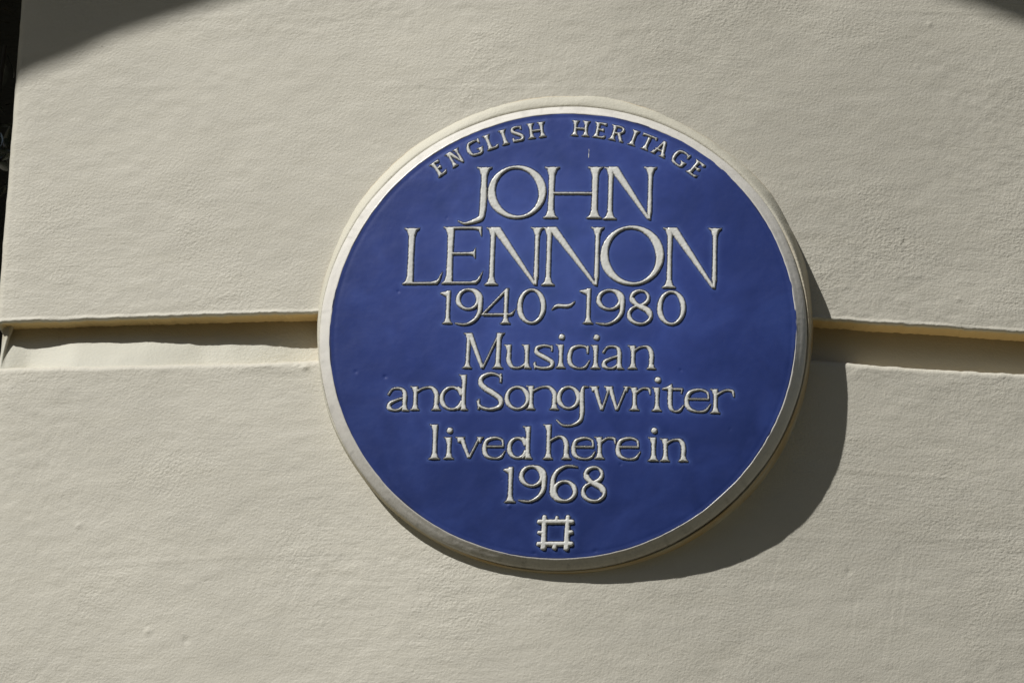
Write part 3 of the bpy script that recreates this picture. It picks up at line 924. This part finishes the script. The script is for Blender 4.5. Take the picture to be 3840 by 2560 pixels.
# ------------------------------------------------------------------ balcony above (throws the soft shadow at the top)
EDGE = [(-3.4, -0.9395), (-2.2, -0.8461), (-1.397, -0.7522), (-1.326, -0.7439), (-1.264, -0.7345), (-1.19, -0.7275), (-1.119, -0.7222), (-0.348, -0.6845), (-0.322, -0.6847), (-0.297, -0.6864), (0.2, -0.6824), (1.0, -0.6764), (2.2, -0.6664)]
bal = empty("balcony", (0, 0, 1.5), "white stucco balcony slab projecting above the plaque wall", "balcony")
V = []
for x, y in EDGE: V.append((x, y, 0.0))
for x, y in EDGE: V.append((x, y, .16))
for x, y in EDGE: V.append((x, .30, 0.0))
for x, y in EDGE: V.append((x, .30, .16))
n = len(EDGE)
F = []
for i in range(n - 1):
    F += [(i, i + 1, n + i + 1, n + i), (2 * n + i + 1, 2 * n + i, 3 * n + i, 3 * n + i + 1), (i + 1, i, 2 * n + i, 2 * n + i + 1), (n + i, n + i + 1, 3 * n + i + 1, 3 * n + i)]
F += [(0, n, 3 * n, 2 * n), (n - 1, 3 * n - 1, 4 * n - 1, 2 * n - 1)]
link_mesh("slab", raw_mesh("slab", V, F, smooth=False), M_STUCCO, bal)

# ------------------------------------------------------------------ ground, trees opposite and an added terrace
M_PAVE = plain("paving_stone", (0.118, 0.108, 0.066), 0.85, 40, .002)
me = raw_mesh("ground", [(-150, -150, GROUND), (150, -150, GROUND), (150, 150, GROUND), (-150, 150, GROUND)], [(0, 1, 2, 3)], smooth=False)
gnd = link_mesh("ground", me, M_PAVE); gnd["kind"] = "structure"
M_LEAF = plain("leaf", (0.035, 0.055, 0.018), 0.45)
M_BARK = plain("bark", (0.09, 0.07, 0.05), 0.9, 30, .01)
def tree(x, y, r, top, label, seed):
    t = empty("street_tree", (x, y, GROUND), label, "tree", "trees across the street")
    R = np.random.RandomState(seed)
    k = 10; V = []; F = []
    for i, zz in enumerate(np.linspace(0, top * .7, 9)):
        rad = .28 * (1 - .08 * i) + (.12 if i == 0 else 0)
        for j in range(k):
            a = 2 * math.pi * j / k; V.append((rad * math.cos(a) + .1 * math.sin(i), rad * math.sin(a), zz))
    for i in range(8):
        for j in range(k): F.append((i * k + j, i * k + (j + 1) % k, (i + 1) * k + (j + 1) % k, (i + 1) * k + j))
    link_mesh("trunk", raw_mesh("trunk", V, F), M_BARK, t)
    cl = R.randn(60, 3); cl /= np.linalg.norm(cl, axis=1)[:, None]; cl *= (R.rand(60, 1) ** .4) * r
    cl[:, 2] = cl[:, 2] * (top * .36) / r + top * .60
    N = 9000
    c = cl[R.randint(0, 60, N)] + R.randn(N, 3) * r * .17
    d1 = R.randn(N, 3); d1 /= np.linalg.norm(d1, axis=1)[:, None]
    d2 = np.cross(d1, R.randn(N, 3)); d2 /= np.linalg.norm(d2, axis=1)[:, None]
    L = .11 + .08 * R.rand(N, 1)
    V = np.stack([c - d1 * L, c + d2 * L * .5, c + d1 * L, c - d2 * L * .5], 1).reshape(-1, 3)
    F = np.arange(4 * N).reshape(-1, 4)
    link_mesh("crown", raw_mesh("crown", V, F, smooth=False), M_LEAF, t)
M_BRICK = plain("dark_brick", (0.13, 0.085, 0.055), 0.9)
sky_block = empty("sky_block_terrace", (0, -17.5, GROUND), "dark brick terrace with sash windows across the street, out of view, added to cut the sky light", "building")  # unseen terrace, added to block sky light and deepen the shadows
link_mesh("wall", box_mesh("wall", -26, -8, -6, 0, 0, 13.5), M_BRICK, sky_block)
link_mesh("wall", box_mesh("wall", -3, 26, -6, 0, 0, 13.5), M_BRICK, sky_block)
wme = box_mesh("window", -.5, .5, -.05, .03, -.9, .9); wme.materials.append(M_GLASS)
for ix in range(-8, 9):
    for iz in range(4):
        if -8.6 < ix * 2.8 < -2.4: continue
        o = bpy.data.objects.new("window", wme); COL.objects.link(o); o.parent = sky_block
        o.location = (ix * 2.8, 0, 2.2 + iz * 3.1)
tree(-7.5, -14, 3.6, 8.5, "leafy dark green street tree, leftmost across the street", 1)
tree(-1.5, -15, 3.8, 9.0, "tallest leafy green street tree across the street", 2)
tree(5.0, -14, 3.4, 8.0, "leafy green street tree, rightmost across the street", 3)
